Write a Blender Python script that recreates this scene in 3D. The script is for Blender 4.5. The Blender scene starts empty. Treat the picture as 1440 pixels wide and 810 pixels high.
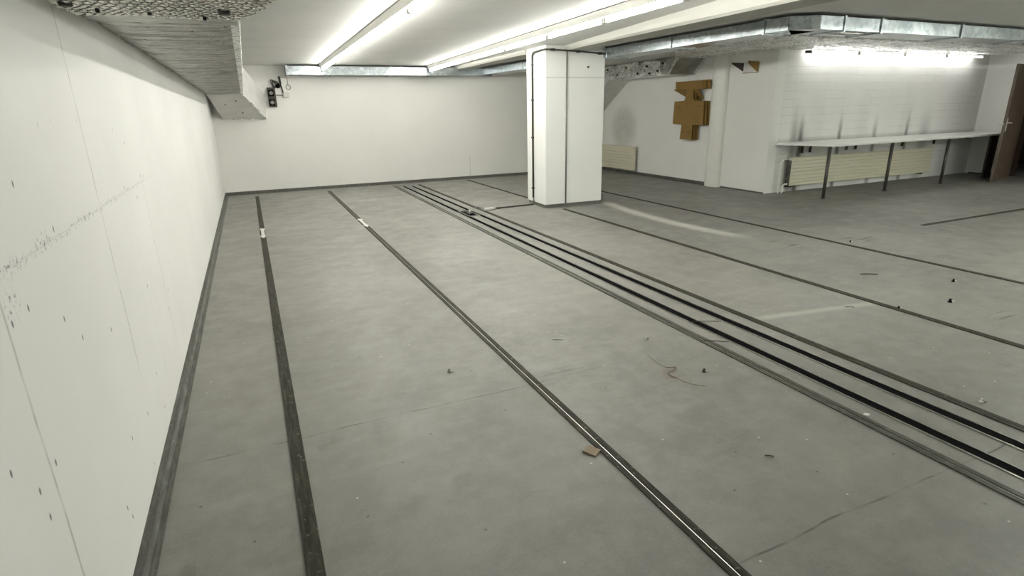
import bpy, bmesh, math, random
from mathutils import Vector, Matrix, noise
random.seed(7)
C = bpy.context.scene.collection
PI = math.pi
H = 2.365          # ceiling height

# ------------------------------------------------------------------ objects
def tag(o, label=None, cat=None, group=None, kind=None):
    if label: o['label'] = label
    if cat: o['category'] = cat
    if group: o['group'] = group
    if kind: o['kind'] = kind
    return o
def empty(name, loc, label, cat, group=None, rz=0):
    o = bpy.data.objects.new(name, None); C.objects.link(o)
    o.location = loc; o.rotation_euler = (0, 0, rz); o.empty_display_size = .1
    return tag(o, label, cat, group)
def obj(name, bm, mat, parent=None, smooth=False, recalc=True):
    if recalc: bmesh.ops.recalc_face_normals(bm, faces=bm.faces)
    me = bpy.data.meshes.new(name); bm.to_mesh(me); bm.free()
    if isinstance(mat, (list, tuple)):
        for m in mat: me.materials.append(m)
    else: me.materials.append(mat)
    if smooth:
        for p in me.polygons: p.use_smooth = True
    o = bpy.data.objects.new(name, me); C.objects.link(o)
    if parent:
        o.parent = parent
        o.matrix_parent_inverse = Matrix.Translation(-Vector(parent.location)) if parent.rotation_euler.z == 0 else Matrix.Identity(4)
    return o
# all part meshes are written in world coordinates (parents un-rotated)
def copy_thing(root, delta):
    c = root.copy(); C.objects.link(c)
    c.location = root.location + Vector(delta)
    for ch in list(root.children):
        d = ch.copy(); C.objects.link(d); d.parent = c
        d.matrix_parent_inverse = ch.matrix_parent_inverse.copy()
        for g in list(ch.children):
            e = g.copy(); C.objects.link(e); e.parent = d
            e.matrix_parent_inverse = g.matrix_parent_inverse.copy()
    return c

# ------------------------------------------------------------------ shapes
def box(bm, x0, x1, y0, y1, z0, z1, bev=0):
    t = bmesh.new()
    v = [t.verts.new((x, y, z)) for x in (x0, x1) for y in (y0, y1) for z in (z0, z1)]
    for f in ((0,1,3,2),(4,6,7,5),(0,4,5,1),(2,3,7,6),(0,2,6,4),(1,5,7,3)):
        t.faces.new([v[i] for i in f])
    if bev: bmesh.ops.bevel(t, geom=list(t.edges), offset=bev, segments=2, affect='EDGES', profile=.5)
    me = bpy.data.meshes.new('t'); t.to_mesh(me); t.free(); bm.from_mesh(me); bpy.data.meshes.remove(me)
    return bm
def B(*a, bev=0): return box(bmesh.new(), *a, bev=bev)
def prism(bm, pts, z0, z1, axis='z'):
    # pts polygon (a,b); extruded along axis. z: (x,y); x: (y,z); y: (x,z)
    def P(p, t):
        return {'z': (p[0], p[1], t), 'x': (t, p[0], p[1]), 'y': (p[0], t, p[1])}[axis]
    a = [bm.verts.new(P(p, z0)) for p in pts]; b = [bm.verts.new(P(p, z1)) for p in pts]
    n = len(pts)
    bm.faces.new(a); bm.faces.new(b[::-1])
    for i in range(n): bm.faces.new((a[i], b[i], b[(i+1) % n], a[(i+1) % n]))
    return bm
def hull(bm, pts):
    v = [bm.verts.new(p) for p in pts]
    bmesh.ops.convex_hull(bm, input=v)
    return bm
def tube(bm, pts, r, n=10, cap=True):
    pts = [Vector(p) for p in pts]; rings = []
    up = None
    for i, p in enumerate(pts):
        if i == 0: d = pts[1]-p
        elif i == len(pts)-1: d = p-pts[i-1]
        else: d = (pts[i+1]-p).normalized()+(p-pts[i-1]).normalized()
        d.normalize()
        if up is None: up = d.orthogonal().normalized()
        up = (up-d*up.dot(d)).normalized(); s = d.cross(up)
        rr = r[i] if isinstance(r, (list, tuple)) else r
        rings.append([bm.verts.new(p+(up*math.cos(2*PI*k/n)+s*math.sin(2*PI*k/n))*rr) for k in range(n)])
    for a, b in zip(rings, rings[1:]):
        for k in range(n): bm.faces.new((a[k], a[(k+1) % n], b[(k+1) % n], b[k]))
    if cap: bm.faces.new(rings[0][::-1]); bm.faces.new(rings[-1])
    return bm
def T(pts, r, n=10): return tube(bmesh.new(), pts, r, n)
def bar(bm, a, b, w, z0, z1):
    # box laid from a to b (x,y) with width w
    a = Vector((a[0], a[1])); b = Vector((b[0], b[1])); d = (b-a).normalized(); n = Vector((-d.y, d.x))*w/2
    return prism(bm, [tuple(a+n), tuple(b+n), tuple(b-n), tuple(a-n)], z0, z1)
def smooth_path(p, k=6):
    p = [Vector(q) for q in p]; out = []
    for i in range(len(p)-1):
        p0 = p[max(i-1, 0)]; p1 = p[i]; p2 = p[i+1]; p3 = p[min(i+2, len(p)-1)]
        for j in range(k):
            t = j/k
            out.append(.5*((2*p1)+(-p0+p2)*t+(2*p0-5*p1+4*p2-p3)*t*t+(-p0+3*p1-3*p2+p3)*t**3))
    out.append(p[-1]); return out

# ------------------------------------------------------------------ materials
class NT:
    def __init__(s, name, rough=.5, metal=0, spec=None):
        s.m = bpy.data.materials.new(name); s.m.use_nodes = True
        s.t = s.m.node_tree; s.n = s.t.nodes; s.b = s.n['Principled BSDF']
        s.b.inputs['Roughness'].default_value = rough; s.b.inputs['Metallic'].default_value = metal
        if spec is not None: s.b.inputs['Specular IOR Level'].default_value = spec
        tc = s.n.new('ShaderNodeTexCoord'); s.co = tc.outputs['Object']
        sp = s.n.new('ShaderNodeSeparateXYZ'); s.t.links.new(s.co, sp.inputs[0])
        s.x, s.y, s.z = sp.outputs
    def put(s, sock, v):
        if isinstance(v, bpy.types.NodeSocket): s.t.links.new(v, sock)
        elif isinstance(v, (tuple, list)): sock.default_value = tuple(v)+((1,) if len(v) == 3 and sock.type == 'RGBA' else ())
        else: sock.default_value = v
    def math(s, op, a, b=0, c=0, clamp=False):
        n = s.n.new('ShaderNodeMath'); n.operation = op; n.use_clamp = clamp
        for i, v in enumerate((a, b, c)): s.put(n.inputs[i], v)
        return n.outputs[0]
    def scale(s, v):
        n = s.n.new('ShaderNodeMapping'); s.t.links.new(s.co, n.inputs[0]); n.inputs['Scale'].default_value = v; return n.outputs[0]
    def noise(s, sc, det=3, rough=.5, co=None, dist=0):
        n = s.n.new('ShaderNodeTexNoise'); s.t.links.new(co or s.co, n.inputs['Vector'])
        n.inputs['Scale'].default_value = sc; n.inputs['Detail'].default_value = det
        n.inputs['Roughness'].default_value = rough; n.inputs['Distortion'].default_value = dist
        return n.outputs['Fac']
    def vor(s, sc, co=None, feat='F1'):
        n = s.n.new('ShaderNodeTexVoronoi'); n.feature = feat; s.t.links.new(co or s.co, n.inputs['Vector'])
        n.inputs['Scale'].default_value = sc; return n
    def vor2(s, u, v, sc):
        cm = s.n.new('ShaderNodeCombineXYZ'); s.put(cm.inputs[0], u); s.put(cm.inputs[1], v)
        n = s.n.new('ShaderNodeTexVoronoi'); n.voronoi_dimensions = '2D'; s.t.links.new(cm.outputs[0], n.inputs['Vector'])
        n.inputs['Scale'].default_value = sc; return n
    def ramp(s, v, a, b, A=0., Bv=1.):
        n = s.n.new('ShaderNodeMapRange'); n.interpolation_type = 'SMOOTHSTEP'
        for i, q in enumerate((v, a, b, A, Bv)): s.put(n.inputs[i], q)
        return n.outputs[0]
    def mix(s, f, a, b):
        n = s.n.new('ShaderNodeMix'); n.data_type = 'RGBA'
        s.put(n.inputs[0], f); s.put(n.inputs[6], a); s.put(n.inputs[7], b); return n.outputs[2]
    def line(s, v, at, w, soft=.5):
        # 1 on |v-at|<w
        d = s.math('ABSOLUTE', s.math('SUBTRACT', v, at))
        return s.ramp(d, w*(1-soft), w*(1+soft), 1., 0.)
    def rng(s, v, a, b, soft):
        return s.math('MULTIPLY', s.ramp(v, a-soft, a+soft), s.ramp(v, b-soft, b+soft, 1., 0.))
    def mul(s, *v):
        r = v[0]
        for q in v[1:]: r = s.math('MULTIPLY', r, q)
        return r
    def blob(s, u, v, cu, cv, ru, rv):
        a = s.math('POWER', s.math('ABSOLUTE', s.math('DIVIDE', s.math('SUBTRACT', u, cu), ru)), 2)
        b = s.math('POWER', s.math('ABSOLUTE', s.math('DIVIDE', s.math('SUBTRACT', v, cv), rv)), 2)
        return s.ramp(s.math('ADD', a, b), 0., 1., 1., 0.)
    def bump(s, h, st=.3, d=.01):
        n = s.n.new('ShaderNodeBump'); n.inputs['Strength'].default_value = st; n.inputs['Distance'].default_value = d
        s.t.links.new(h, n.inputs['Height']); s.t.links.new(n.outputs[0], s.b.inputs['Normal'])
    def col(s, c): s.put(s.b.inputs['Base Color'], c)
    def rough(s, r): s.put(s.b.inputs['Roughness'], r)

WALL = (.80, .805, .77)
def simple(name, c, rough=.5, metal=0, var=.12, sc=14, bump=0, bsc=60):
    t = NT(name, rough, metal)
    d = tuple(x*(1-var) for x in c)
    t.col(t.mix(t.ramp(t.noise(sc, 4), .35, .65), c, d))
    if bump: t.bump(t.noise(bsc, 4), bump, .004)
    return t.m

def mat_paint(name, c=WALL, var=.05):
    t = NT(name, .62)
    f = t.mix(t.ramp(t.noise(1.1, 5, .6), .35, .7), c, tuple(x*(1-var) for x in c))
    t.col(f); t.bump(t.noise(55, 5, .6), .12, .004)
    return t.m
M = {}
M['wall'] = mat_paint('painted_wall')
M['beam'] = mat_paint('beam_paint', (.42, .42, .375), .06)
M['ceil'] = mat_paint('ceiling_paint', (.64, .64, .61), .08)

def left_wall_mat():
    t = NT('painted_concrete_panels', .6)
    c = t.mix(t.ramp(t.noise(.9, 5, .6), .3, .7), (.72, .715, .685), (.67, .665, .635))
    warp = t.math('MULTIPLY', t.math('SUBTRACT', t.noise(3, 3), .5), .03)
    yy = t.math('ADD', t.y, warp)
    brk = t.ramp(t.noise(9, 4), .38, .6)
    for y0, z0, z1, s in ((1.535, .2, 1.15, .6), (2.60, .5, 2.3, .55), (3.6, .2, 1.2, .35), (3.13, .2, 1.0, .18), (4.4, .9, 1.6, .2), (6.2, 1.2, 2.2, .15)):
        l = t.mul(t.line(yy, y0, .005, .8), t.rng(t.z, z0, z1, .08), t.math('ADD', t.math('MULTIPLY', brk, .6), .4), s)
        c = t.mix(l, c, (.25, .24, .22))
    zz = t.math('ADD', t.z, t.math('MULTIPLY', t.math('SUBTRACT', t.noise(5, 3), .5), .02))
    speck = t.ramp(t.noise(60, 3, .7), .52, .68)
    l = t.mul(t.line(zz, 1.17, .012, .9), t.rng(t.y, .5, 3.6, .4), speck, .75)
    c = t.mix(l, c, (.14, .14, .15))
    l = t.mul(t.line(zz, 1.17, .003, .9), t.rng(t.y, .5, 3.8, .4), .2)
    c = t.mix(l, c, (.3, .3, .3))
    for y0, z0, ry, rz in ((1.90, 1.18, .09, .035), (1.60, 1.09, .06, .05), (1.66, 1.165, .1, .03)):
        c = t.mix(t.mul(t.blob(t.y, t.z, y0, z0, ry, rz), speck, .8), c, (.12, .12, .13))
    # dark vertical chips and specks
    v = t.vor2(t.y, t.math('MULTIPLY', t.z, .5), 9)
    pos = t.n.new('ShaderNodeSeparateColor'); t.t.links.new(v.outputs['Color'], pos.inputs[0])
    keep = t.math('LESS_THAN', pos.outputs[0], .30)
    dots = t.mul(t.ramp(v.outputs['Distance'], .025, .06, 1., 0.), keep, t.rng(t.z, .1, 1.45, .1), t.rng(t.y, .4, 3.8, .5))
    c = t.mix(t.math('MULTIPLY', dots, .85), c, (.06, .06, .06))
    t.col(c)
    t.bump(t.math('ADD', t.noise(45, 5, .65), t.math('MULTIPLY', t.line(yy, 2.60, .006, .8), -.8)), .18, .004)
    return t.m
def back_wall_mat():
    t = NT('painted_back_wall', .6)
    c = t.mix(t.ramp(t.noise(.8, 5, .6), .3, .7), (.79, .785, .745), (.75, .745, .705))
    wy = t.math('ADD', t.x, t.math('MULTIPLY', t.math('SUBTRACT', t.noise(4, 3), .5), .05))
    c = t.mix(t.mul(t.line(wy, 4.5, .007, .9), t.rng(t.z, .05, .5, .05), .45), c, (.3, .3, .28))
    t.col(c); t.bump(t.noise(40, 5, .6), .1, .004)
    return t.m
def right_wall_mat():
    t = NT('painted_side_wall', .6)
    c = t.mix(t.ramp(t.noise(.8, 5, .6), .3, .7), (.82, .825, .79), (.78, .785, .74))
    n = t.math('ADD', .35, t.math('MULTIPLY', t.noise(9, 4), .6))
    c = t.mix(t.mul(t.blob(t.y, t.z, 11.4, 1.0, .62, .62), n, .75), c, (.34, .33, .28))
    t.col(c); t.bump(t.noise(40, 5, .6), .1, .004)
    return t.m
def brick_mat():
    t = NT('painted_block_wall', .55)
    cm = t.n.new('ShaderNodeCombineXYZ'); t.t.links.new(t.x, cm.inputs[0]); t.t.links.new(t.z, cm.inputs[1])
    br = t.n.new('ShaderNodeTexBrick'); t.t.links.new(cm.outputs[0], br.inputs['Vector'])
    br.inputs['Scale'].default_value = 1; br.inputs['Brick Width'].default_value = .5; br.inputs['Row Height'].default_value = .13
    br.inputs['Mortar Size'].default_value = .006; br.inputs['Mortar Smooth'].default_value = .6
    c = t.mix(t.ramp(t.noise(1.3, 5, .6), .3, .7), (.80, .80, .775), (.76, .76, .73))
    c = t.mix(t.math('MULTIPLY', t.mul(br.outputs['Fac'], t.ramp(t.noise(3, 3), .35, .6)), .35), c, (.42, .41, .38))
    xx = t.math('ADD', t.x, t.math('MULTIPLY', t.math('SUBTRACT', t.noise(5, 4), .5), .06))
    for x0, w, z1, s in ((8.62, .075, 1.65, .6), (8.79, .050, 1.45, 1.), (8.80, .12, 1.25, .5), (9.78, .042, 1.42, .9), (10.75, .05, 1.35, .65), (11.70, .04, 1.45, .8), (12.25, .14, 1.5, .4), (9.2, .4, 1.0, .12), (9.15, .16, 2.3, .07), (10.35, .14, 2.3, .10), (11.6, .14, 2.3, .12)):
        l = t.mul(t.line(xx, x0, w, .95), t.ramp(t.z, .8, z1, 1., 0.), s)
        c = t.mix(l, c, (.10, .095, .085))
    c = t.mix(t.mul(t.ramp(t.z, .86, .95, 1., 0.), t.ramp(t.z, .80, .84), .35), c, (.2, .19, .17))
    t.col(c)
    t.bump(t.math('SUBTRACT', t.math('MULTIPLY', t.noise(45, 4), .4), br.outputs['Fac']), .35, .006)
    return t.m
def floor_mat():
    t = NT('grey_linoleum', .4, 0, .34)
    a, b = (.242, .237, .216), (.180, .176, .161)
    big = t.ramp(t.noise(.55, 5, .62, dist=.6), .32, .68)
    c = t.mix(big, b, a)
    fine = t.ramp(t.noise(7, 6, .75), .35, .68)
    c = t.mix(t.math('MULTIPLY', fine, .42), c, (.31, .305, .275))
    grain = t.ramp(t.noise(130, 2, .6), .35, .7)
    c = t.mix(t.math('MULTIPLY', grain, .30), c, (.15, .147, .13))
    # streaky wipe marks along the room's width
    st = t.ramp(t.noise(2.2, 5, .6, co=t.scale((.6, 3.2, 1))), .52, .72)
    c = t.mix(t.math('MULTIPLY', st, .14), c, (.40, .39, .355))
    # dirty patches
    dp = t.ramp(t.noise(1.7, 6, .7, dist=1.2), .60, .74)
    c = t.mix(t.math('MULTIPLY', dp, .42), c, (.12, .115, .10))
    # seams of the sheets
    wob = t.math('MULTIPLY', t.math('SUBTRACT', t.noise(1.5, 3), .5), .06)
    ys = t.math('ADD', t.y, wob)
    br = t.math('ADD', .25, t.ramp(t.noise(4, 3), .42, .6))
    for y0, x0, x1, s in ((2.60, -.4, 1.9, .55), (1.11, 1.3, 3.0, .6)):
        c = t.mix(t.mul(t.line(ys, y0, .0045, .7), t.rng(t.x, x0, x1, .1), br, s), c, (.06, .058, .05))
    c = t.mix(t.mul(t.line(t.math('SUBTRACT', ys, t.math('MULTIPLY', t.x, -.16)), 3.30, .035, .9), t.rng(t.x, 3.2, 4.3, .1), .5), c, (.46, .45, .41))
    # pale arc leading away from the pillar
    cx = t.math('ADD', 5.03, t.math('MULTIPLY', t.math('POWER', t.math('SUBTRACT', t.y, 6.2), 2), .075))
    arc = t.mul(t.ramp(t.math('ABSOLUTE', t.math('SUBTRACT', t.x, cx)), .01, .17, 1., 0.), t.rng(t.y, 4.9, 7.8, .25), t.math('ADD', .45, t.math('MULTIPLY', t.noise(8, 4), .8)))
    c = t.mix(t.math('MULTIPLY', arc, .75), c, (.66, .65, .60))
    # dark scrape marks
    sc = t.ramp(t.noise(9, 4, .6, co=t.scale((.35, 2.2, 1))), .5, .62)
    for x0, y0, rx, ry, s in ((5.32, 4.32, .16, .28, .9), (6.2, 4.1, .35, .18, .7), (4.8, 2.03, .18, .1, .8), (4.95, 1.6, .3, .2, .5), (3.6, 9.9, .5, .9, .55), (3.95, 10.4, .7, .15, .6), (1.5, 2.62, .3, .12, .3)):
        c = t.mix(t.mul(t.blob(t.x, t.y, x0, y0, rx, ry), sc, s), c, (.07, .068, .06))
    c = t.mix(t.mul(t.blob(t.x, t.y, 2.06, 2.32, .10, .16), t.ramp(t.noise(14, 4), .48, .6), .5), c, (.14, .09, .06))
    # small specks of grit
    v = t.vor2(t.x, t.y, 5)
    pos = t.n.new('ShaderNodeSeparateColor'); t.t.links.new(v.outputs['Color'], pos.inputs[0])
    c = t.mix(t.mul(t.ramp(v.outputs['Distance'], .015, .04, 1., 0.), t.math('LESS_THAN', pos.outputs[0], .12), .7), c, (.05, .05, .045))
    c = t.mix(t.mul(t.ramp(v.outputs['Distance'], .014, .03, 1., 0.), t.math('GREATER_THAN', pos.outputs[0], .88), .8), c, (.62, .61, .56))
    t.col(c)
    t.rough(t.ramp(t.noise(3, 5, .7), .3, .7, .40, .56))
    t.bump(t.math('ADD', t.noise(90, 3), t.math('MULTIPLY', t.noise(2.5, 3), 2)), .10, .003)
    return t.m
def foil_mat(name, base=(.62, .615, .58), rough=.34, crease=(1, 1, 1), st=.6, metal=.85):
    t = NT(name, rough, metal)
    n1 = t.noise(26, 5, .65, co=t.scale(crease)); n2 = t.vor(14, t.scale(crease), 'DISTANCE_TO_EDGE')
    c = t.mix(t.ramp(t.noise(5, 5, .6), .35, .7), base, tuple(x*.62 for x in base))
    c = t.mix(t.math('MULTIPLY', t.ramp(n1, .55, .75), .5), c, tuple(x*.35 for x in base))
    t.col(c)
    t.rough(t.ramp(n1, .3, .7, rough*.7, rough*1.6))
    t.bump(t.math('ADD', n1, t.math('MULTIPLY', n2.outputs['Distance'], 1.2)), st, .02)
    return t.m
def galv_mat():
    t = NT('galvanised_steel', .24, .8)
    v = t.vor(22); sp = t.n.new('ShaderNodeSeparateColor'); t.t.links.new(v.outputs['Color'], sp.inputs[0])
    c = t.mix(sp.outputs[0], (.34, .375, .39), (.55, .60, .615))
    c = t.mix(t.math('MULTIPLY', t.ramp(t.noise(2.5, 4), .45, .65), .5), c, (.28, .31, .325))
    t.col(c); t.bump(t.noise(3, 3), .25, .03)
    return t.m
def cardboard_mat():
    t = NT('brown_cardboard', .8)
    c = t.mix(t.ramp(t.noise(4, 4), .3, .7), (.27, .165, .042), (.23, .14, .034))
    c = t.mix(t.math('MULTIPLY', t.line(t.math('FRACT', t.math('MULTIPLY', t.z, 60)), .5, .1), .12), c, (.12, .075, .03))
    t.col(c); return t.m
def wood_mat(name, a, b):
    t = NT(name, .45)
    n = t.noise(3, 5, .6, co=t.scale((6, 6, .6)))
    t.col(t.mix(t.ramp(n, .35, .65), a, b)); return t.m
def rubber_mat(name, c, rough=.5):
    t = NT(name, rough, 0, .1)
    n = t.noise(12, 6, .7, co=t.scale((6, .5, 1)))
    k = t.mix(t.ramp(n, .4, .7), c, tuple(x*1.9+.01 for x in c))
    k = t.mix(t.math('MULTIPLY', t.ramp(t.noise(40, 3), .62, .72), .5), k, (.22, .21, .18))
    t.col(k); t.bump(n, .2, .003); return t.m
def emit(name, c, s):
    m = bpy.data.materials.new(name); m.use_nodes = True; t = m.node_tree
    b = t.nodes['Principled BSDF']; b.inputs['Base Color'].default_value = (.8, .8, .8, 1)
    b.inputs['Emission Color'].default_value = c+(1,); b.inputs['Emission Strength'].default_value = s
    return m
M['left'] = left_wall_mat(); M['back'] = back_wall_mat(); M['rightw'] = right_wall_mat(); M['brick'] = brick_mat()
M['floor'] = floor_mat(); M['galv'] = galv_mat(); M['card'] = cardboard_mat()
M['foil'] = foil_mat('crinkled_foil', (.94, .94, .92), .28, st=1., metal=.4)
M['foilfold'] = foil_mat('folded_foil', (.44, .44, .41), .36, (.6, 1, 1), .25, .6)
M['foilsmooth'] = simple('smooth_pale_cladding', (.68, .67, .64), .42, .2, .10, 5, .1, 30)
M['foilwire'] = foil_mat('foil_behind_netting', (.88, .87, .80), .26, (1, 1, 1), .25)
M['wire'] = simple('netting_wire', (.07, .068, .06), .5, .6)
M['dark'] = simple('dark_gap', (.012, .012, .012), .8)
M['black'] = simple('black_channel', (.006, .006, .006), .9); M['black'].node_tree.nodes['Principled BSDF'].inputs['Specular IOR Level'].default_value = .02
M['rubber'] = rubber_mat('dark_rubber_strip', (.034, .032, .024), .6)
M['rubber2'] = rubber_mat('grey_rubber_strip', (.060, .060, .050), .5)
M['steel'] = simple('bright_steel', (.62, .62, .58), .28, 1., .2)
M['skirt'] = rubber_mat('grey_skirting', (.075, .075, .066), .4)
M['white'] = simple('white_enamel', (.78, .78, .73), .35, 0, .03)
M['plastic'] = simple('white_plastic', (.66, .66, .62), .45, 0, .06)
M['cable'] = simple('dark_conduit', (.045, .044, .038), .5, 0, .2)
M['greycable'] = simple('grey_conduit', (.20, .20, .175), .5, 0, .2)
M['cream'] = simple('cream_radiator_enamel', (.70, .675, .53), .4, 0, .05, 1.5)
M['bench'] = simple('white_laminate', (.84, .84, .81), .32, 0, .06, 5)
M['leg'] = simple('dark_steel_leg', (.085, .08, .07), .4, .5)
M['door'] = wood_mat('brown_door_veneer', (.105, .075, .055), (.080, .056, .040))
M['doordk'] = wood_mat('dark_red_brown_wood', (.030, .016, .012), (.022, .012, .009))
M['rust'] = simple('dark_brown_metal', (.045, .032, .025), .5, .2)
M['chip'] = simple('pale_wood', (.22, .17, .11), .7)
M['stick'] = simple('dark_stick', (.05, .042, .03), .7)
M['plinth'] = simple('grey_plinth', (.16, .16, .14), .5)
M['niche_tube'] = emit('niche_tube_glow', (1, .99, .97), 9)
M['tube'] = emit('tube_glow', (1, .985, .925), 33)
M['fill_tube'] = emit('fill_tube_glow', (.97, 1, .93), 85)  # strong glow for the unseen battens added on the right
M['corr'] = simple('corridor_darkness', (.02, .018, .016), .8)  # near-black colour stands in for the lack of light in the corridor

def struct(name, bm, m, label=None, parent=None, smooth=False):
    o = obj(name, bm, m, parent, smooth)
    if not parent: o['kind'] = 'structure'
    if label: o['label'] = label; 
    if label and not parent: o['category'] = name.split('_')[0]
    return o

# ------------------------------------------------------------------ room shell
XL, YB, XR, YN, XW = -.55, 12.25, 8.05, 7.18, 13.95
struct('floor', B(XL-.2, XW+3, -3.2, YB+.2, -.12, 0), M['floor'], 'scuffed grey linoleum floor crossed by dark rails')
struct('ceiling', B(XL-.2, XW+.2, -3.2, YB+.2, H, H+.15), M['ceil'], 'low off white plastered ceiling')
struct('wall_left', B(XL-.2, XL, -3.2, YB+.2, 0, H), M['left'], 'long off white painted concrete wall with chips and panel joints')
struct('wall_back', B(XL, XR+.2, YB, YB+.2, 0, H), M['back'], 'plain off white wall at the far end behind the pillar')
struct('wall_right', B(XR, XR+.2, YN, YB, 0, H), M['rightw'], 'white side wall carrying the cardboard pieces')
struct('wall_niche', B(XR+.2, XW+.2, YN, YN+.2, 0, H), M['brick'], 'white painted block wall with soot streaks above the long bench')
struct('wall_front', B(XL, XW+.2, -3.2, -3.0, 0, H), M['wall'], 'painted wall behind the viewpoint')
wd = bmesh.new(); box(wd, XW, XW+.2, 6.45, YN, 0, H); box(wd, XW, XW+.2, -3.0, 5.2, 0, H); box(wd, XW, XW+.2, 5.2, 6.45, 2.12, H)
struct('wall_door', wd, M['wall'], 'end wall pierced by the dark doorway')
co = bmesh.new(); box(co, XW+2.9, XW+3.0, 3.5, 8, 0, H); box(co, XW+.2, XW+2.9, 7.9, 8, 0, H); box(co, XW+.2, XW+2.9, 3.5, 3.6, 0, H); box(co, XW+.2, XW+3.0, 3.5, 8, H, H+.1)
struct('wall_corridor', co, M['corr'], 'unlit corridor beyond the open door')
# ceiling beam with a chamfered lower edge
bm = bmesh.new()
def sect(y):
    zb_ = 2.215+(y-3.6)*.021 if y < 8 else 2.300
    return [(0, H), (0, zb_+.022), (.025, zb_), (.32, zb_), (.32, H)]
def beam_x(y): return 3.887+(y-4.18)*.143 if y < 8 else 4.08+(y-8.46)*.02
ra = []
for y in (-3.0, 7.79):
    ra.append([bm.verts.new((beam_x(y)+s[0], y, s[1])) for s in sect(y)])
for k in range(5): bm.faces.new((ra[0][k], ra[0][(k+1) % 5], ra[1][(k+1) % 5], ra[1][k]))
bm.faces.new(ra[0]); bm.faces.new(ra[1][::-1])
struct('trim_1', bm, M['beam'], 'ceiling beam running from the pillar towards the viewer')
bm = bmesh.new(); ra = []
for y in (8.46, 12.249):
    ra.append([bm.verts.new((beam_x(y)+s[0]*.9, y, s[1])) for s in sect(y)])
for k in range(5): bm.faces.new((ra[0][k], ra[0][(k+1) % 5], ra[1][(k+1) % 5], ra[1][k]))
bm.faces.new(ra[0]); bm.faces.new(ra[1][::-1])
struct('trim_2', bm, M['beam'], 'ceiling beam running from the pillar to the far wall')
# pillar
pill = NT('pillar_paint', .5)
c = pill.mix(pill.ramp(pill.noise(1, 4), .3, .7), (.82, .83, .80), (.79, .795, .76))
c = pill.mix(pill.mul(pill.line(pill.z, 1.925, .008, .6), .45), c, (.35, .35, .32))
pill.col(c); pill.bump(pill.noise(50, 4), .08, .004)
px0, px1, py0, py1 = 4.10, 5.09, 7.78, 8.47
prism_pts = [(4.115, py1), (4.085, 7.82), (4.10, 7.80), (px1, 7.765), (px1+.02, 8.45)]
struct('wall_pillar', prism(bmesh.new(), prism_pts, .055, H), pill.m, 'square white pillar standing in the middle of the room')
struct('baseboard_pillar', prism(bmesh.new(), [(4.13, py1-.02), (4.10, 7.835), (px1-.015, 7.785), (px1, 8.43)], 0, .055), M['plinth'], 'dark recessed plinth under the white pillar')

# skirting: cove profile along the walls
def cove(name, path, inward, label, k=1.):
    bm = bmesh.new()
    prof = [(0, 0), (.052, 0), (.052, .004), (.03, .008), (.016, .022), (.010, .055), (0, .058)]
    prof = [(a*k, z*k) for a, z in prof]; ra = []
    for p in path:
        ra.append([bm.verts.new((p[0]+inward[0]*a, p[1]+inward[1]*a, z)) for a, z in prof])
    n = len(prof)
    for A, Bq in zip(ra, ra[1:]):
        for k in range(n): bm.faces.new((A[k], A[(k+1) % n], Bq[(k+1) % n], Bq[k]))
    bm.faces.new(ra[0]); bm.faces.new(ra[-1][::-1])
    return struct(name, bm, M['skirt'], label)
cove('baseboard_left', [(XL, -3), (XL, YB)], (1, 0), 'dark grey coved skirting along the left wall')
cove('baseboard_back', [(XL, YB), (XR, YB)], (0, -1), 'dark grey skirting along the far wall')
cove('baseboard_right', [(XR, YB), (XR, 8.6)], (-1, 0), 'dark grey skirting under the cardboard wall')
cove('baseboard_corner', [(XR, 8.2), (XR, YN)], (-1, 0), 'dark grey skirting between round pilaster and wall corner', .4)
cove('baseboard_door', [(XW, YN-.06), (XW, 6.5)], (-1, 0), 'dark grey skirting beside the door', .4)

# round pilaster on the side wall
bm = bmesh.new(); a = []; b = []
pts = [(XR+.01, 8.60), (XR-.02, 8.60)]+[(XR-.02-.10*math.sin(PI*k/12), 8.40+.18*math.cos(PI*k/12)) for k in range(13)]+[(XR+.01, 8.22)]
prism(bm, pts, 0, H)
struct('trim_3', bm, M['white'], 'rounded white pilaster on the side wall')
# door frame + leaf
fr = bmesh.new(); box(fr, XW-.10, XW+.2, 6.36, 6.45, 0, 2.12, .003); box(fr, XW-.02, XW+.2, 5.2, 5.28, 0, 2.12, .003); box(fr, XW-.02, XW+.2, 5.28, 6.36, 2.05, 2.12, .003)
struct('trim_4', fr, M['doordk'], 'dark brown frame of the open doorway')
d = empty('door', (12.62, 6.03, 0), 'brown veneered door leaf standing open at the end of the bench', 'door')
d['kind'] = 'structure'; d.name = 'door_1'
a = Vector((12.62, 6.03)); bq = Vector((13.83, 6.345)); dd = (bq-a).normalized(); nn = Vector((-dd.y, dd.x))*.022
bm = prism(bmesh.new(), [tuple(a-nn), tuple(bq-nn), tuple(bq+nn), tuple(a+nn)], .008, 2.09)
bmesh.ops.bevel(bm, geom=list(bm.edges), offset=.003, segments=1, affect='EDGES')
obj('door_leaf', bm, M['door'], d)
h = bmesh.new(); p = a+dd*.05-Vector((-dd.y, dd.x))*.026
bar(h, tuple(a+dd*.03-nn*1.15), tuple(a+dd*.075-nn*1.15), .006, .93, 1.17)
hp = obj('handle_plate', h, M['plastic'], d)
q = p+Vector((-dd.y, dd.x))*(-.045)
obj('door_handle', T([(p.x, p.y, 1.08), (q.x, q.y, 1.08), (q.x+dd.x*.02, q.y+dd.y*.02, 1.08), (q.x+dd.x*.11, q.y+dd.y*.11, 1.078)], .009), M['plastic'], d, True)
# lock tongue side lever (seen against the wall)
obj('door_latch', T([(12.615, 6.035, 1.06), (12.56, 6.055, 1.06), (12.50, 6.06, 1.058)], .010), M['plastic'], d, True)

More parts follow.
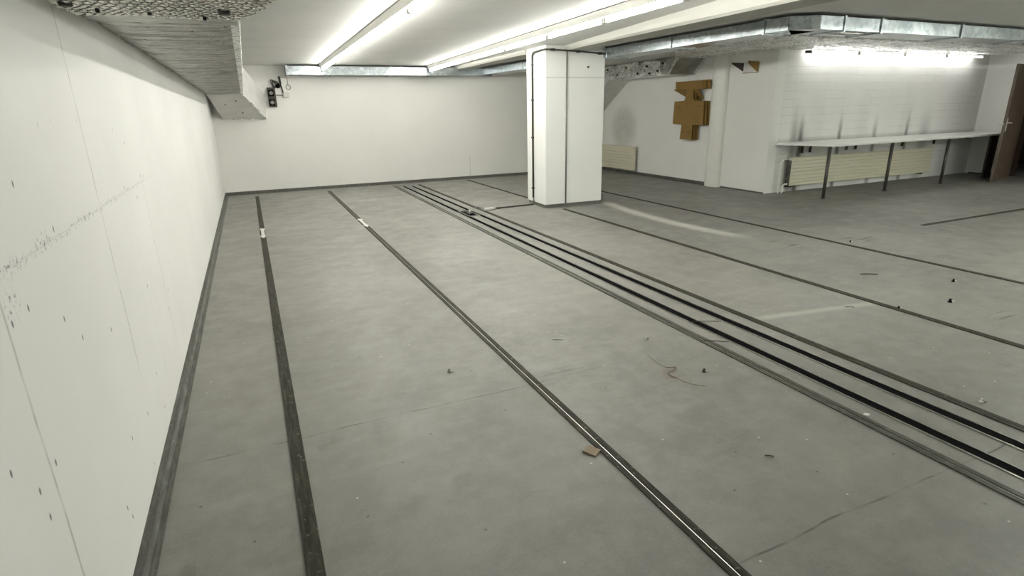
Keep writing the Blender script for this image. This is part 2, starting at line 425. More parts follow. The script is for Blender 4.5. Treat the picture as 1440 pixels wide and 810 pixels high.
# ------------------------------------------------------------------ floor rails
def rail(name, a, b, w, kind, label, group=None):
    bright = 'bright' in label
    t = empty(name, (a[0], a[1], 0), label, 'rail', group)
    A, Bv = Vector(a), Vector(b); dv = (Bv-A).normalized(); n = Vector((-dv.y, dv.x))
    def strip(o0, o1, z0, z1):
        P = [A+n*o0, Bv+n*o0, Bv+n*o1, A+n*o1]
        return prism(bmesh.new(), [tuple(p) for p in P], z0, z1)
    h = w/2
    # +n is to the left (-x) of the rail
    if kind == 'double':      # dark rubber strip, centre groove, bright inner track
        obj('rubber_strip', strip(h, .008, 0, .006), M['rubber'], t)
        obj('rubber_strip', strip(-.002, -h, 0, .006), M['rubber'], t)
        obj('track_groove', strip(.008, -.002, 0, .0035), M['rubber'], t)
        if bright: obj('steel_line', strip(.0045, .002, .0035, .0045), M['steel'], t)
    elif kind == 'grey':
        obj('rubber_strip', strip(h, .006, 0, .006), M['rubber2'], t)
        obj('rubber_strip', strip(-.004, -h, 0, .007), M['rubber2'], t)
        obj('steel_track', strip(.006, -.004, 0, .0045), M['steel'], t)
    elif kind == 'slot':
        obj('channel', strip(h-.010, -h+.006, 0, .0015), M['black'], t)
        obj('steel_lip', strip(h, h-.010, 0, .005), M['steel'], t)
        obj('steel_lip', strip(-h+.006, -h, 0, .005), M['steel'], t)
    else:
        obj('rubber_strip', strip(h, .002, 0, .006), M['rubber'], t)
        obj('rubber_strip', strip(-.002, -h, 0, .006), M['rubber'], t)
        obj('groove', strip(.002, -.002, 0, .003), M['black'], t)
    return t
FY = 12.16
rail('floor_rail', (.0, -2.6), (.0, 11.78), .062, 'double', 'dark floor rail nearest the left wall, paint blotted at its far end')
rail('floor_rail', (1.275, -2.6), (1.322, 11.80), .062, 'double', 'dark floor rail with a bright centre line, second from the left wall')
rail('floor_rail', (2.532, -2.6), (2.655, 11.85), .066, 'grey', 'grey floor rail with a shiny steel strip, nearest of the four close together')
rail('floor_rail', (2.725, -2.6), (2.806, 11.75), .075, 'slot', 'black slotted floor rail with steel lips, just behind the shiny grey strip')
rail('floor_rail', (2.985, -2.6), (2.975, 11.68), .075, 'slot', 'black slotted floor rail, second slot from the shiny grey strip')
rail('floor_rail', (3.160, -2.6), (3.166, 11.80), .055, 'plain', 'dark floor rail on the far edge of the four close together')
rail('floor_rail', (4.25, -2.6), (4.31, 7.60), .055, 'plain', 'thin dark floor rail ending at the foot of the white pillar')
rail('floor_rail', (4.33, 8.55), (4.335, 12.0), .05, 'plain', 'short dark floor rail between the white pillar and the far wall')
rail('floor_rail', (5.80, -2.6), (5.86, 9.3), .048, 'plain', 'thin dark floor rail passing right of the white pillar')
rail('floor_rail', (7.58, 4.24), (13.5, 4.27), .05, 'plain', 'dark floor rail lying crosswise in front of the bench')
# flecks of paint/plaster on the rails
for x, y0, y1, lab in ((0.0, 7.66, 8.30, 'whitish plaster blot on the rail nearest the left wall'), (1.31, 7.72, 8.35, 'whitish plaster blot on the second rail from the left wall')):
    bm = bmesh.new(); 
    for k in range(2):
        c0 = y0 if k == 0 else y1-.14
        n = 14; vs = []
        for i in range(n):
            an = 2*PI*i/n; r = 1+.25*math.sin(3*an+k)
            vs.append((x+.03*r*math.cos(an), c0+.07+.08*r*math.sin(an)))
        prism(bm, vs, .006, .010)
    box(bm, x-.018, x+.022, y0+.1, y1-.1, .006, .0075)
    tag(obj('plaster_blot', bm, M['plastic']), lab, 'plaster')

# floor box between the slots + its cable
t = empty('floor_socket_box', (2.89, 8.0, 0), 'open dark floor socket pit with loose wires between the slotted rails', 'socket box')
obj('pit', B(2.80, 2.975, 7.76, 8.22, 0, .004), M['black'], t)
fr = bmesh.new(); vv = [[fr.verts.new((x, y, z)) for z in (0, .006)] for x, y in ((2.795, 7.745), (2.98, 7.745), (2.98, 8.235), (2.795, 8.235), (2.806, 7.756), (2.969, 7.756), (2.969, 8.224), (2.806, 8.224))]
for k in range(4):
    j = (k+1) % 4
    fr.faces.new((vv[k][0], vv[j][0], vv[j][1], vv[k][1])); fr.faces.new((vv[4+k][0], vv[4+j][0], vv[4+j][1], vv[4+k][1]))
    for q in (0, 1): fr.faces.new((vv[k][q], vv[j][q], vv[4+j][q], vv[4+k][q]))
obj('frame', fr, M['steel'], t)
wb = bmesh.new()
for k in range(4):
    random.seed(k+3); q = [(2.83+random.random()*.12, 7.82+random.random()*.34, .01+random.random()*.035) for _ in range(5)]
    tube(wb, smooth_path(q, 4), .006, 6)
obj('wires', wb, M['greycable'], t, True)
pale = bmesh.new(); tube(pale, smooth_path([(2.88, 7.95, .01), (2.90, 8.0, .05), (2.95, 8.02, .02)], 4), .008, 6)
obj('wire_end', pale, M['plastic'], t, True)
t = empty('floor_cable', (3.3, 8.15, 0), 'dark cable lying on the floor from the socket pit to the pillar foot', 'cable')
obj('cable_run', T(smooth_path([(3.42, 8.15, .013), (3.7, 8.17, .012), (4.0, 8.19, .012), (4.075, 8.2, .012)], 5), .012, 8), M['cable'], t, True)
obj('cable_loop', T(smooth_path([(2.96, 8.0, .01), (3.02, 8.14, .04), (3.10, 8.2, .05), (3.18, 8.12, .03), (3.14, 8.03, .012), (3.30, 8.06, .01), (3.42, 8.15, .012)], 6), .007, 8), M['greycable'], t, True)
obj('connector', B(3.17, 3.36, 8.14, 8.19, 0, .028, bev=.005), M['plastic'], t)
obj('plug', B(3.40, 3.47, 8.13, 8.17, 0, .026, bev=.006), M['cable'], t)

# ------------------------------------------------------------------ pillar cables
t = empty('pillar_conduit', (4.08, 8.21, .1), 'dark conduit climbing the left side of the pillar and turning across its top', 'conduit')
obj('pipe', T([(4.088, 8.22, .12), (4.088, 8.22, 2.22), (4.082, 8.20, 2.27), (4.07, 8.14, 2.295), (4.068, 7.85, 2.305)], .014), M['cable'], t, True)
obj('crossing_pipe', T(smooth_path([(4.068, 7.85, 2.305), (4.075, 7.78, 2.305), (4.14, 7.772, 2.305), (4.6, 7.757, 2.29), (5.07, 7.745, 2.262)], 5), .012), M['cable'], t, True)
for z in (.27, 1.06, 1.62, 2.13):
    obj('clip', B(4.07, 4.10, 8.195, 8.245, z-.012, z+.012, bev=.002), M['cable'], t)
for xc, yc, zc in ((4.2, 7.77, 2.303), (4.62, 7.756, 2.288), (4.99, 7.747, 2.266)):
    obj('clip', B(xc-.03, xc+.03, yc-.018, yc+.018, zc-.018, zc+.018, bev=.003), M['cable'], t)
obj('lower_pipe', T([(4.09, 8.21, 0.005), (4.09, 8.215, .12)], .011), M['greycable'], t, True)
t = empty('pillar_pipe', (4.44, 7.76, .06), 'thin grey pipe running straight down the front of the pillar', 'pipe')
obj('pipe', T([(4.44, 7.776, .058), (4.44, 7.776, H)], .011, 8), M['greycable'], t, True)
t = empty('pillar_side_cable', (5.13, 8.1, 0), 'thin dark wire hanging in a loop off the right side of the pillar', 'cable')
obj('wire', T(smooth_path([(5.12, 8.1, .42), (5.20, 8.1, .25), (5.27, 8.05, .12), (5.27, 7.98, .06), (5.20, 7.92, .02), (5.11, 7.88, .03)], 6), .004, 6), M['cable'], t, True)
obj('junction', B(5.098, 5.125, 8.05, 8.12, .42, .47, bev=.003), M['cable'], t)
obj('junction', B(5.098, 5.125, 8.05, 8.12, .72, .76, bev=.003), M['cable'], t)
t = empty('wall_screw', (4.83, 7.765, 2.03), 'small dark screw high on the front of the pillar', 'screw')
obj('head', T([(4.80, 7.78, 2.075), (4.80, 7.755, 2.075)], .014, 10), M['cable'], t)

# ------------------------------------------------------------------ galvanised duct
t = empty('ventilation_duct', (4.8, 11.9, 2.2), 'slim galvanised duct running round the room just under the ceiling', 'duct')
Z0, Z1 = 2.182, 2.332
def sect_box(pa, pb, qa, qb):   # outer edge pa-pb, inner edge qa-qb (plan)
    return prism(bmesh.new(), [pa, pb, qb, qa], Z0, Z1)
xs = [.825, 1.64, 2.75, 3.62, 4.745]
for x0, x1 in zip(xs, xs[1:]):
    obj('duct_section', prism(bmesh.new(), [(x0+.004, 11.85), (x1-.004, 11.85), (x1-.004 if x1 < 4.7 else 5.1, YB-.005), (x0+.004, YB-.005)], Z0, Z1), M['galv'], t)
    obj('flange', B(x0-.012, x0+.012, 11.838, YB-.005, Z0-.012, Z1+.012), M['galv'], t)
Z0 = 2.205
run = [(4.745, 11.85), (4.87, 10.2), (4.97, 8.9), (5.065, 7.7), (5.09, 6.25), (5.12, 4.80), (5.13, 4.50)]
W = .40
for k, (p0, p1) in enumerate(zip(run, run[1:])):
    obj('duct_section', prism(bmesh.new(), [(p0[0], p0[1]-.004), (p1[0], p1[1]+.004), (p1[0]+W, p1[1]+.004), (p0[0]+W, p0[1]-.004)], Z0, Z1), M['galv'], t)
    if k: obj('flange', B(p0[0]-.012, p0[0]+W, p0[1]-.012, p0[1]+.012, Z0-.012, Z1+.012), M['galv'], t)
obj('flange', B(4.733, 4.757, 11.83, 11.86, Z0-.01, Z1+.01), M['galv'], t)
# bend
obj('bend', prism(bmesh.new(), [(5.13, 4.496), (5.40, 4.345), (5.75, 4.345), (5.75, 4.75), (5.53, 4.75), (5.53, 4.80)], Z0, Z1), M['galv'], t)
def fy(x): return 4.345+(x-5.4)*.012
xs = [5.75, 6.34, 7.80, 9.3, 10.8, 12.3, 13.94]
for x0, x1 in zip(xs, xs[1:]):
    obj('duct_section', prism(bmesh.new(), [(x0+.004, fy(x0)), (x1-.004, fy(x1)), (x1-.004, fy(x1)+W), (x0+.004, fy(x0)+W)], Z0, Z1), M['galv'], t)
    obj('flange', B(x0-.013, x0+.013, fy(x0)-.014, fy(x0)+W, Z0-.014, Z1+.014), M['galv'], t)
# air grille under the duct
g = obj('grille', B(5.82, 6.22, 4.43, 4.60, Z0-.006, Z0), M['rust'], t)
gb = bmesh.new()
for k in range(7): box(gb, 5.84, 6.20, 4.445+k*.022, 4.452+k*.022, Z0-.010, Z0-.006)
obj('grille_bars', gb, M['steel'], g)
# hanging straps up to the ceiling
for p in ((4.9, 11.9), (4.99, 9.0), (5.2, 6.3), (6.6, 4.5), (9.5, 4.6), (12.5, 4.7), (1.2, 12.0), (3.0, 12.0)):
    obj('hanger', B(p[0]-.01, p[0]+.01, p[1]-.01, p[1]+.01, Z1, H), M['galv'], t)

# ------------------------------------------------------------------ foil ducts
def rough_grid(u0, u1, v0, v1, nu, nv, fn):
    bm = bmesh.new(); g = [[bm.verts.new(fn(u0+(u1-u0)*i/nu, v0+(v1-v0)*j/nv)) for j in range(nv+1)] for i in range(nu+1)]
    for i in range(nu):
        for j in range(nv): bm.faces.new((g[i][j], g[i+1][j], g[i+1][j+1], g[i][j+1]))
    return bm
def N(x, y, z=0): return noise.noise(Vector((x, y, z)))
t = empty('insulated_duct', (-.25, 7, 1.85), 'large foil wrapped duct hung along the top of the left wall', 'duct')
DY0, DY1 = 2.87, 11.2
def zb(y): return 1.90-(y-3)*.0085
def fold(x, y):
    ph = y*4.3+.30*N(x*1.5, y*.6, 3)+.9*N(x*.8, 5, math.floor(y*1.3))*0+.2*math.sin(x*3)
    f = ph-math.floor(ph)
    w = max(0, 1-abs(f-.5)/.06)+.5*max(0, 1-abs(f-.15-.2*N(0, math.floor(ph)*1.3, 2))/.04)
    amp = .030*(.35+.65*abs(N(0, math.floor(ph)*3.7, 9))*2)
    return amp*w+.006*N(x*2.5, y*17)+.0025*N(x*14, y*34)+.010*N(x*1.2, y*6)
bm = bmesh.new()
xr = lambda y: .036-(y-3)*.0006
nx, ny = 16, 1040
def bot(i, j):
    y = DY0+(DY1-DY0)*j/ny; x = -.5498+(xr(y)+.545)*i/nx
    z = zb(y)+fold(x, y)
    e = min(i, nx-i)
    if e < 2: z += .008*(2-e)
    return (x, y, z)
g = [[bm.verts.new(bot(i, j)) for j in range(ny+1)] for i in range(nx+1)]
for i in range(nx):
    for j in range(ny): bm.faces.new((g[i][j], g[i+1][j], g[i+1][j+1], g[i][j+1]))
# right side up to ceiling
sd = [[g[nx][j] for j in range(ny+1)]]
for k in range(1, 7):
    row = []
    for j in range(ny+1):
        y = DY0+(DY1-DY0)*j/ny; z = zb(y)+(H-.0008-zb(y))*k/6
        row.append(bm.verts.new((xr(y)+.006*N(y*6, z*6, 4)*(k < 6)-.004, y, z)))
    sd.append(row)
for a, b in zip(sd, sd[1:]):
    for j in range(ny): bm.faces.new((a[j], b[j], b[j+1], a[j+1]))
# front + back closers, top, left
f0 = [g[i][0] for i in range(nx+1)]; tl = bm.verts.new((-.5498, DY0, H-.0008)); bm.faces.new(f0+[s[0] for s in sd[1:]]+[tl])
f1 = [g[i][ny] for i in range(nx+1)]; tr = bm.verts.new((-.5498, DY1, H-.0008)); bm.faces.new(f1+[s[ny] for s in sd[1:]]+[tr])
obj('foil_casing', bm, M['foilfold'], t, False)
# bright foil tape at lower right corner
bm = bmesh.new()
ring = []
for j in range(0, 161):
    y = DY0+(DY1-DY0)*j/160; z = zb(y)+.004
    k = .004*N(y*9, 1)
    ring.append([bm.verts.new(p) for p in ((xr(y)-.035, y, z-.004+k), (xr(y)+.004, y, z-.003+k), (xr(y)+.007+k, y, z+.006), (xr(y)+.006, y, z+.07), (xr(y)+.001, y, z+.07), (xr(y)-.001, y, z+.008), (xr(y)-.035, y, z+.008))])
for a, b in zip(ring, ring[1:]):
    for k in range(7): bm.faces.new((a[k], a[(k+1) % 7], b[(k+1) % 7], b[k]))
bm.faces.new(ring[0]); bm.faces.new(ring[-1][::-1])
obj('corner_tape', bm, M['foil'], t)
# section band where netting ends
obj('band', B(-.5498, .034, 2.86, 3.14, zb(3)-.007, zb(3)+.012, bev=.004), M['foilfold'], t)
# wire netting section, flared to the right
CW, CH = .032, .038
def hexd(x, y):
    best = 9
    r0 = math.floor(y/CH)
    for r in (r0-1, r0, r0+1, r0+2):
        off = CW/2 if r % 2 else 0
        c0 = round((x-off)/CW)
        for c in (c0-1, c0, c0+1):
            dx = (x-(c*CW+off))/CW; dy = (y-r*CH)/(CH*1.33)
            dd = math.hypot(dx, dy)
            if dd < best: best = dd
    return best
def wx(y): return .036+(2.95-y)*.20
def zn(x, y):
    zz = 1.880+.012*N(x*4, y*4)+.006*N(x*14, y*14)
    return zz
bm = bmesh.new(); nx, ny = 140, 270; Y0, Y1 = 1.6, 2.87
g = []
for i in range(nx+1):
    col = []
    for j in range(ny+1):
        y = Y0+(Y1-Y0)*j/ny; x = -.5498+(wx(y)+.545)*i/nx
        p = max(0, 1-(hexd(x, y)/.55)**2)
        z = zn(x, y)-.009*p+.003
        if j > ny-4: z += .004*(j-ny+4)
        col.append(bm.verts.new((x, y, z)))
    g.append(col)
for i in range(nx):
    for j in range(ny): bm.faces.new((g[i][j], g[i+1][j], g[i+1][j+1], g[i][j+1]))
prev = [g[nx][j] for j in range(ny+1)]
for k in range(1, 13):
    row = []
    for j in range(ny+1):
        y = Y0+(Y1-Y0)*j/ny; z0_ = prev and zn(wx(y), y); z = z0_+(H-.0008-z0_)*k/12
        row.append(bm.verts.new((wx(y)+.012*N(y*12, z*12, 4)+.004, y, z)))
    for j in range(ny): bm.faces.new((prev[j], row[j], row[j+1], prev[j+1]))
    prev = row
f0 = [g[i][0] for i in range(nx+1)]
v1 = bm.verts.new((wx(Y0), Y0, H-.0008)); v2 = bm.verts.new((-.5498, Y0, H-.0008)); bm.faces.new(f0+[v1, v2])
f1 = [g[i][ny] for i in range(nx+1)]; v3 = bm.verts.new((wx(Y1), Y1, H-.0008)); v4 = bm.verts.new((-.5498, Y1, H-.0008)); bm.faces.new(f1+[v3, v4])
net = obj('netted_casing', bm, M['foilwire'], t, False)
bm = bmesh.new()
def wedge(p, q, r=.0014):
    tube(bm, [p, q], r, 3, False)
for r in range(int(Y0/CH)+1, int(Y1/CH)):
    off = CW/2 if r % 2 else 0
    for c in range(-18, 16):
        cx_, cy_ = c*CW+off, r*CH
        if cx_ < -.53 or cx_ > wx(cy_)-.02 or cy_ > Y1-.03: continue
        V6 = [(0, .667), (.5, .333), (.5, -.333), (0, -.667)]
        P = [(cx_+a*CW, cy_+b*CH) for a, b in V6]
        P = [(x, y, zn(x, y)-.003) for x, y in P]
        for k in range(3): wedge(P[k], P[k+1])
obj('wire_netting', bm, M['wire'], net, recalc=False)
# washers pinning the netting
for x, y, rr in ((-.016, 2.65, .024), (-.504, 2.57, .024)):
    obj('washer', T([(x, y, zn(x, y)-.014), (x, y, zn(x, y)+.003)], [rr*.8, rr], 16), M['rust'], net)
for x, y in ((-.43, 2.66), (-.272, 2.70), (-.091, 2.80)):
    obj('pin', T([(x, y, zn(x, y)-.014), (x, y, zn(x, y)+.003)], .007, 8), M['dark'], net)
# elbow turning down into the far wall
el = bmesh.new()
hull(el, [(-.54, 11.19, 1.83), (.01, 11.19, 1.83), (.03, 11.19, H-.005), (-.54, 11.19, H-.005),
          (-.37, YB-.001, 1.405), (.375, YB-.001, 1.40), (.42, YB-.001, 1.80), (.10, YB-.001, 2.30), (-.54, YB-.001, 2.30), (-.46, YB-.001, 1.75)])
e = obj('elbow', el, M['foilsmooth'], t)
tp = bmesh.new()
tube(tp, [(.012, 11.19, 1.828), (.10, 11.43, 1.74), (.20, 11.72, 1.62), (.29, 12.0, 1.50), (.37, 12.21, 1.425)], .022, 8)
tube(tp, [(-.37, 12.225, 1.41), (0, 12.225, 1.405), (.37, 12.225, 1.405)], .012, 6)
obj('seam_tape', tp, M['foil'], e)
for p in ((-.28, 11.6, 1.668), (-.02, 11.95, 1.525), (-.1, 11.45, 1.725)):
    obj('pin', T([(p[0], p[1], p[2]-.012), (p[0], p[1], p[2]+.03)], .014, 8), M['cable'], e)

# right-hand insulated duct
t = empty('insulated_duct', (8.0, 9, 2.3), 'foil wrapped duct along the side wall and over the bench recess', 'duct')
def crinkle(bm, amp, sc):
    for v in bm.verts:
        n = Vector((N(v.co.x*sc, v.co.y*sc, v.co.z*sc), N(v.co.y*sc, v.co.z*sc, 7+v.co.x*sc), N(v.co.z*sc, v.co.x*sc, 13+v.co.y*sc)))
        v.co += n*amp
def panel(u0, u1, v0, v1, nu, nv, fn, amp, sc):
    bm = rough_grid(u0, u1, v0, v1, nu, nv, fn); crinkle(bm, amp, sc)
    return bm
# box along side wall
bm = bmesh.new()
bm = rough_grid(9.2, YB-.01, 2.075, H-.01, 150, 18, lambda y, z: (7.5, y, z)); crinkle(bm, .03, 9)
g2 = rough_grid(7.5, XR, 9.2, YB-.01, 12, 60, lambda x, y: (x, y, 2.075)); crinkle(g2, .012, 6)
me = bpy.data.meshes.new('t'); g2.to_mesh(me); g2.free(); bm.from_mesh(me)
obj('foil_casing', bm, M['foil'], t)
fc = bmesh.new(); hull(fc, [(7.49, 9.21, 2.07), (8.04, 9.14, 2.07), (7.47, 8.98, H-.006), (8.04, 8.86, H-.006), (7.5, 9.5, 2.075), (8.04, 9.5, 2.075), (7.5, 9.5, H-.01), (8.04, 9.5, H-.01)])
obj('end_cap', fc, M['foilfold'], t)
tp = bmesh.new(); tube(tp, [(8.03, 9.13, 2.075), (8.035, 9.0, 2.2), (8.04, 8.86, 2.35)], .022, 8)
obj('seam_tape', tp, M['foil'], t)
tp = bmesh.new(); tube(tp, [(7.49, 9.21, 2.08), (7.48, 9.10, 2.2), (7.47, 8.98, 2.35)], .015, 8)
obj('seam_tape', tp, M['foil'], t)
for y, z in ((11.3, 2.28), (10.9, 2.15), (10.6, 2.28), (10.2, 2.14), (9.9, 2.26), (9.55, 2.15), (9.4, 2.28), (9.8, 2.12)):
    obj('pin', T([(7.50, y, z), (7.465, y, z)], [.022, .014], 8), M['dark'], t)
wg = bmesh.new(); prism(wg, [(11.24, 2.078), (YB-.02, 2.078), (YB-.02, 1.42)], 7.5, XR-.01, 'x')
obj('drop_section', wg, M['foilsmooth'], t)
for y, z in ((11.7, 1.9), (11.95, 1.75), (11.98, 1.98)):
    obj('pin', T([(7.51, y, z), (7.48, y, z)], .02, 8), M['cable'], t)
# flat foil casing over the recess
FZ = 2.343
poly = [(6.35, 5.50), (13.90, 5.50), (13.90, 7.16), (8.04, 7.16), (8.04, 8.96), (7.47, 8.98), (6.45, 7.75)]
def inside(x, y):
    c = False; j = len(poly)-1
    for i in range(len(poly)):
        if (poly[i][1] > y) != (poly[j][1] > y) and x < (poly[j][0]-poly[i][0])*(y-poly[i][1])/(poly[j][1]-poly[i][1])+poly[i][0]: c = not c
        j = i
    return c
bm = bmesh.new(); st = .045; vs = {}
def gv(i, j):
    if (i, j) not in vs:
        x, y = 6.2+i*st, 5.4+j*st
        vs[i, j] = bm.verts.new((x+.015*N(x*9, y*9), y+.015*N(y*9, x*9, 5), FZ-.004+.012*N(x*4, y*4)+.012*N(x*13, y*13)))
    return vs[i, j]
for i in range(175):
    for j in range(85):
        x, y = 6.2+(i+.5)*st, 5.4+(j+.5)*st
        if inside(x, y): bm.faces.new((gv(i, j), gv(i+1, j), gv(i+1, j+1), gv(i, j+1)))
ext = bmesh.ops.extrude_face_region(bm, geom=list(bm.faces))
for v in ext['geom']:
    if isinstance(v, bmesh.types.BMVert): v.co.z = H-.0008
obj('recess_casing', bm, M['foil'], t)
# rough bright rolled edge of the foil
bm = bmesh.new()
pth = [(7.47, 8.98), (6.45, 7.75), (6.35, 5.50), (13.90, 5.50)]
P = []
for a, b in zip(pth, pth[1:]):
    L = math.dist(a, b); n = int(L/.04)
    for k in range(n):
        f = k/n; x = a[0]+(b[0]-a[0])*f; y = a[1]+(b[1]-a[1])*f
        P.append((x+.012*N(x*12, y*12), y+.012*N(y*14, x*14, 3), FZ-.022+.010*N(x*15, y*15, 8)))
R = [.028+.014*N(p[0]*20, p[1]*20, 2) for p in P]
tube(bm, P, R, 7)
obj('rolled_edge', bm, M['foil'], t)

# ------------------------------------------------------------------ light fittings
def fitting(loc, length, ang, label, group, mat, hx=.035, housing=True, hang=H):
    """batten along local +Y starting at loc (x,y at the ceiling)."""
    t = empty('light_fitting', (loc[0], loc[1], hang), label, 'light', group)
    t.rotation_euler = (0, 0, ang)
    def put(name, bm, m, sm=False):
        bmesh.ops.recalc_face_normals(bm, faces=bm.faces)
        me = bpy.data.meshes.new(name); bm.to_mesh(me); bm.free(); me.materials.append(m)
        if sm:
            for p in me.polygons: p.use_smooth = True
        o = bpy.data.objects.new(name, me); C.objects.link(o); o.parent = t; return o
    if housing:
        bm = prism(bmesh.new(), [(-.055, -.006), (.055, -.006), (.048, -.028), (.03, -.066), (-.03, -.066), (-.048, -.028)], .001, length-.001, 'y')
        put('housing', bm, M['white'])
        put('mounting_gap', B(-.050, .050, .002, length-.002, -.006, 0), M['cable'])
        zt = -.098
    else:
        bm = prism(bmesh.new(), [(-.03, 0), (.03, 0), (.024, -.010), (-.024, -.010)], .001, length-.001, 'y')
        put('housing', bm, M['white']); zt = -.034
    put('tube', T([(0, .045, zt), (0, length-.045, zt)], .0165 if housing else .014, 14), mat, True)
    for y in (.004, length-.026):
        put('holder', B(-.012, .012, y, y+.022, zt-.020, -.06 if housing else -.008, bev=.003), M['plastic'])
        put('holder_gap', B(-.019, .019, y+.018 if y < .1 else y-.018, y+.042 if y < .1 else y+.004, zt-.0195, zt+.0195, bev=.002), M['plastic'])
    return t
# left row (joints measured from the far wall towards the viewer)
ord_ = ['farthest', 'second', 'third', 'fourth', 'fifth', 'sixth', 'seventh', 'eighth', 'ninth']
rows = (('left', [11.70, 10.2, 8.85, 7.60, 6.20, 4.90, 3.60, 2.3], (1.33, 4.5), (1.455, 11.9)),
        ('right', [11.75, 10.40, 8.95, 7.50, 6.15, 4.90, 3.70, 2.4], (3.17, 4.2), (3.545, 11.9)))
for side, ys, pa, pb in rows:
    sl = (pb[0]-pa[0])/(pb[1]-pa[1]); ang = -math.atan(sl)
    for k, (y1, y0) in enumerate(zip(ys, ys[1:])):
        x0 = pa[0]+(y0-pa[1])*sl
        lab = ('fluorescent batten at the far wall end of the %s ceiling row' % side) if k == 0 else ('fluorescent batten in the %s ceiling row, %s from the far wall' % (side, ord_[k]))
        fitting((x0, y0), (y1-y0)/math.cos(ang), ang, lab, '%s row of ceiling battens' % side, M['tube'])
for k in range(9):
    fitting((6.9+2.3*(k // 3), 0.7-1.4*(k % 3)), 1.4, 0, '%s added fill batten from the bench in the %s unseen row right of the viewpoint' % (('first', 'second', 'third')[k % 3], ('nearest', 'middle', 'farthest')[k//3]), 'added fill battens right of the viewpoint', M['fill_tube'])  # unseen battens added to brighten the right side of the room
xs = [8.56, 9.74, 10.97, 12.20, 13.40]
nl = ['tube light over the bench at the dark capped left end of its row', 'tube light over the bench, second from the left end of its row', 'tube light over the bench, third from the left end of its row', 'tube light over the bench at the end of its row nearest the door']
for k, (x0, x1) in enumerate(zip(xs, xs[1:])):
    t = fitting((x0, 7.02), x1-x0, -PI/2, nl[k], 'tube lights over the bench', M['niche_tube'], housing=False, hang=2.322)
    if k == 0:
        me = B(-.022, .022, -.09, .0, -.05, -.012, bev=.004)
        m_ = bpy.data.meshes.new('end_cap'); me.to_mesh(m_); me.free(); m_.materials.append(M['rust'])
        o = bpy.data.objects.new('end_cap', m_); C.objects.link(o); o.parent = t; tag(o, 'dark end cap')

# ------------------------------------------------------------------ bench
t = empty('workbench', (10.5, 6.75, 0), 'long white laminate bench on slim dark legs under the tube lights', 'bench')
obj('worktop', (lambda b: (bmesh.ops.bevel(b, geom=list(b.edges), offset=.004, segments=2, affect='EDGES'), b)[1])(prism(bmesh.new(), [(8.19, 7.09), (8.46, 6.26), (13.93, 6.42), (13.93, 7.17), (8.20, 7.17)], .825, .860)), M['bench'], t)
for x, y in ((8.42, 6.30), (10.02, 6.34), (11.72, 6.40)):
    l = obj('leg', T([(x, y, .0), (x, y, .825)], .026, 14), M['leg'], t, True)
    obj('foot', T([(x, y, 0), (x, y, .018)], .034, 14), M['leg'], l)
obj('end_panel', B(13.20, 13.44, 6.46, 6.50, 0, .825, bev=.003), M['doordk'], t)
for x in (8.85, 9.05, 10.0, 10.25, 11.6, 12.6):
    br = bmesh.new(); box(br, x-.015, x+.015, 6.55, 7.16, .795, .825); box(br, x-.015, x+.015, 7.14, 7.165, .66, .80)
    obj('bracket', br, M['rust'], t)

# ------------------------------------------------------------------ radiators
def radiator_x(x0, x1, y, z0, z1, label):
    t = empty('radiator', ((x0+x1)/2, y, z0), label, 'radiator')
    bm = bmesh.new(); n = 8; hh = (z1-z0)/n
    for k in range(n):
        za = z0+k*hh
        prism(bm, [(y-.0, za+.004), (y-.020, za+.012), (y-.020, za+hh-.014), (y, za+hh-.006)], x0, x1, 'x')
    box(bm, x0, x1, y, y+.05, z0, z1)
    obj('panel', bm, M['cream'], t)
    return t
t = radiator_x(8.50, 12.45, 7.06, .115, .605, 'long cream panel radiator with horizontal ribs below the bench')
vb = bmesh.new(); tube(vb, smooth_path([(8.50, 7.08, .575), (8.40, 7.08, .58), (8.34, 7.09, .57), (8.315, 7.10, .50), (8.31, 7.10, .30), (8.31, 7.10, .0)], 5), .014, 8)
obj('pipe', vb, M['white'], t, True)
vb = bmesh.new(); tube(vb, smooth_path([(8.50, 7.08, .15), (8.42, 7.08, .145), (8.395, 7.085, .11), (8.39, 7.09, .0)], 5), .014, 8)
obj('pipe', vb, M['white'], t, True)
obj('valve', T([(8.44, 7.05, .58), (8.44, 6.98, .58)], [.024, .020], 12), M['plastic'], t, True)
obj('end_shade_plate', B(8.485, 8.50, 7.05, 7.13, .12, .60), M['skirt'], t)  # radiator's end side in a darker grey, its shade put into the colour
obj('bracket', B(8.52, 8.58, 7.06, 7.165, .09, .115), M['rust'], t)
obj('bracket', B(12.2, 12.26, 7.06, 7.165, .09, .115), M['rust'], t)
t = empty('radiator', (7.98, 11.5, .1), 'short cream ribbed radiator on the side wall behind the pillar', 'radiator')
bm = bmesh.new(); n = 8; z0, z1 = .09, .62; hh = (z1-z0)/n
for k in range(n):
    za = z0+k*hh; prism(bm, [(7.955, za+.004), (7.940, za+.012), (7.940, za+hh-.010), (7.955, za+hh-.003)], 10.80, 12.15, 'y')
box(bm, 7.955, 7.99, 10.80, 12.15, z0, z1)
obj('panel', bm, M['cream'], t)
obj('bracket', B(7.99, 8.049, 10.9, 10.96, .35, .40), M['rust'], t)
obj('bracket', B(7.99, 8.049, 12.0, 12.06, .35, .40), M['rust'], t)

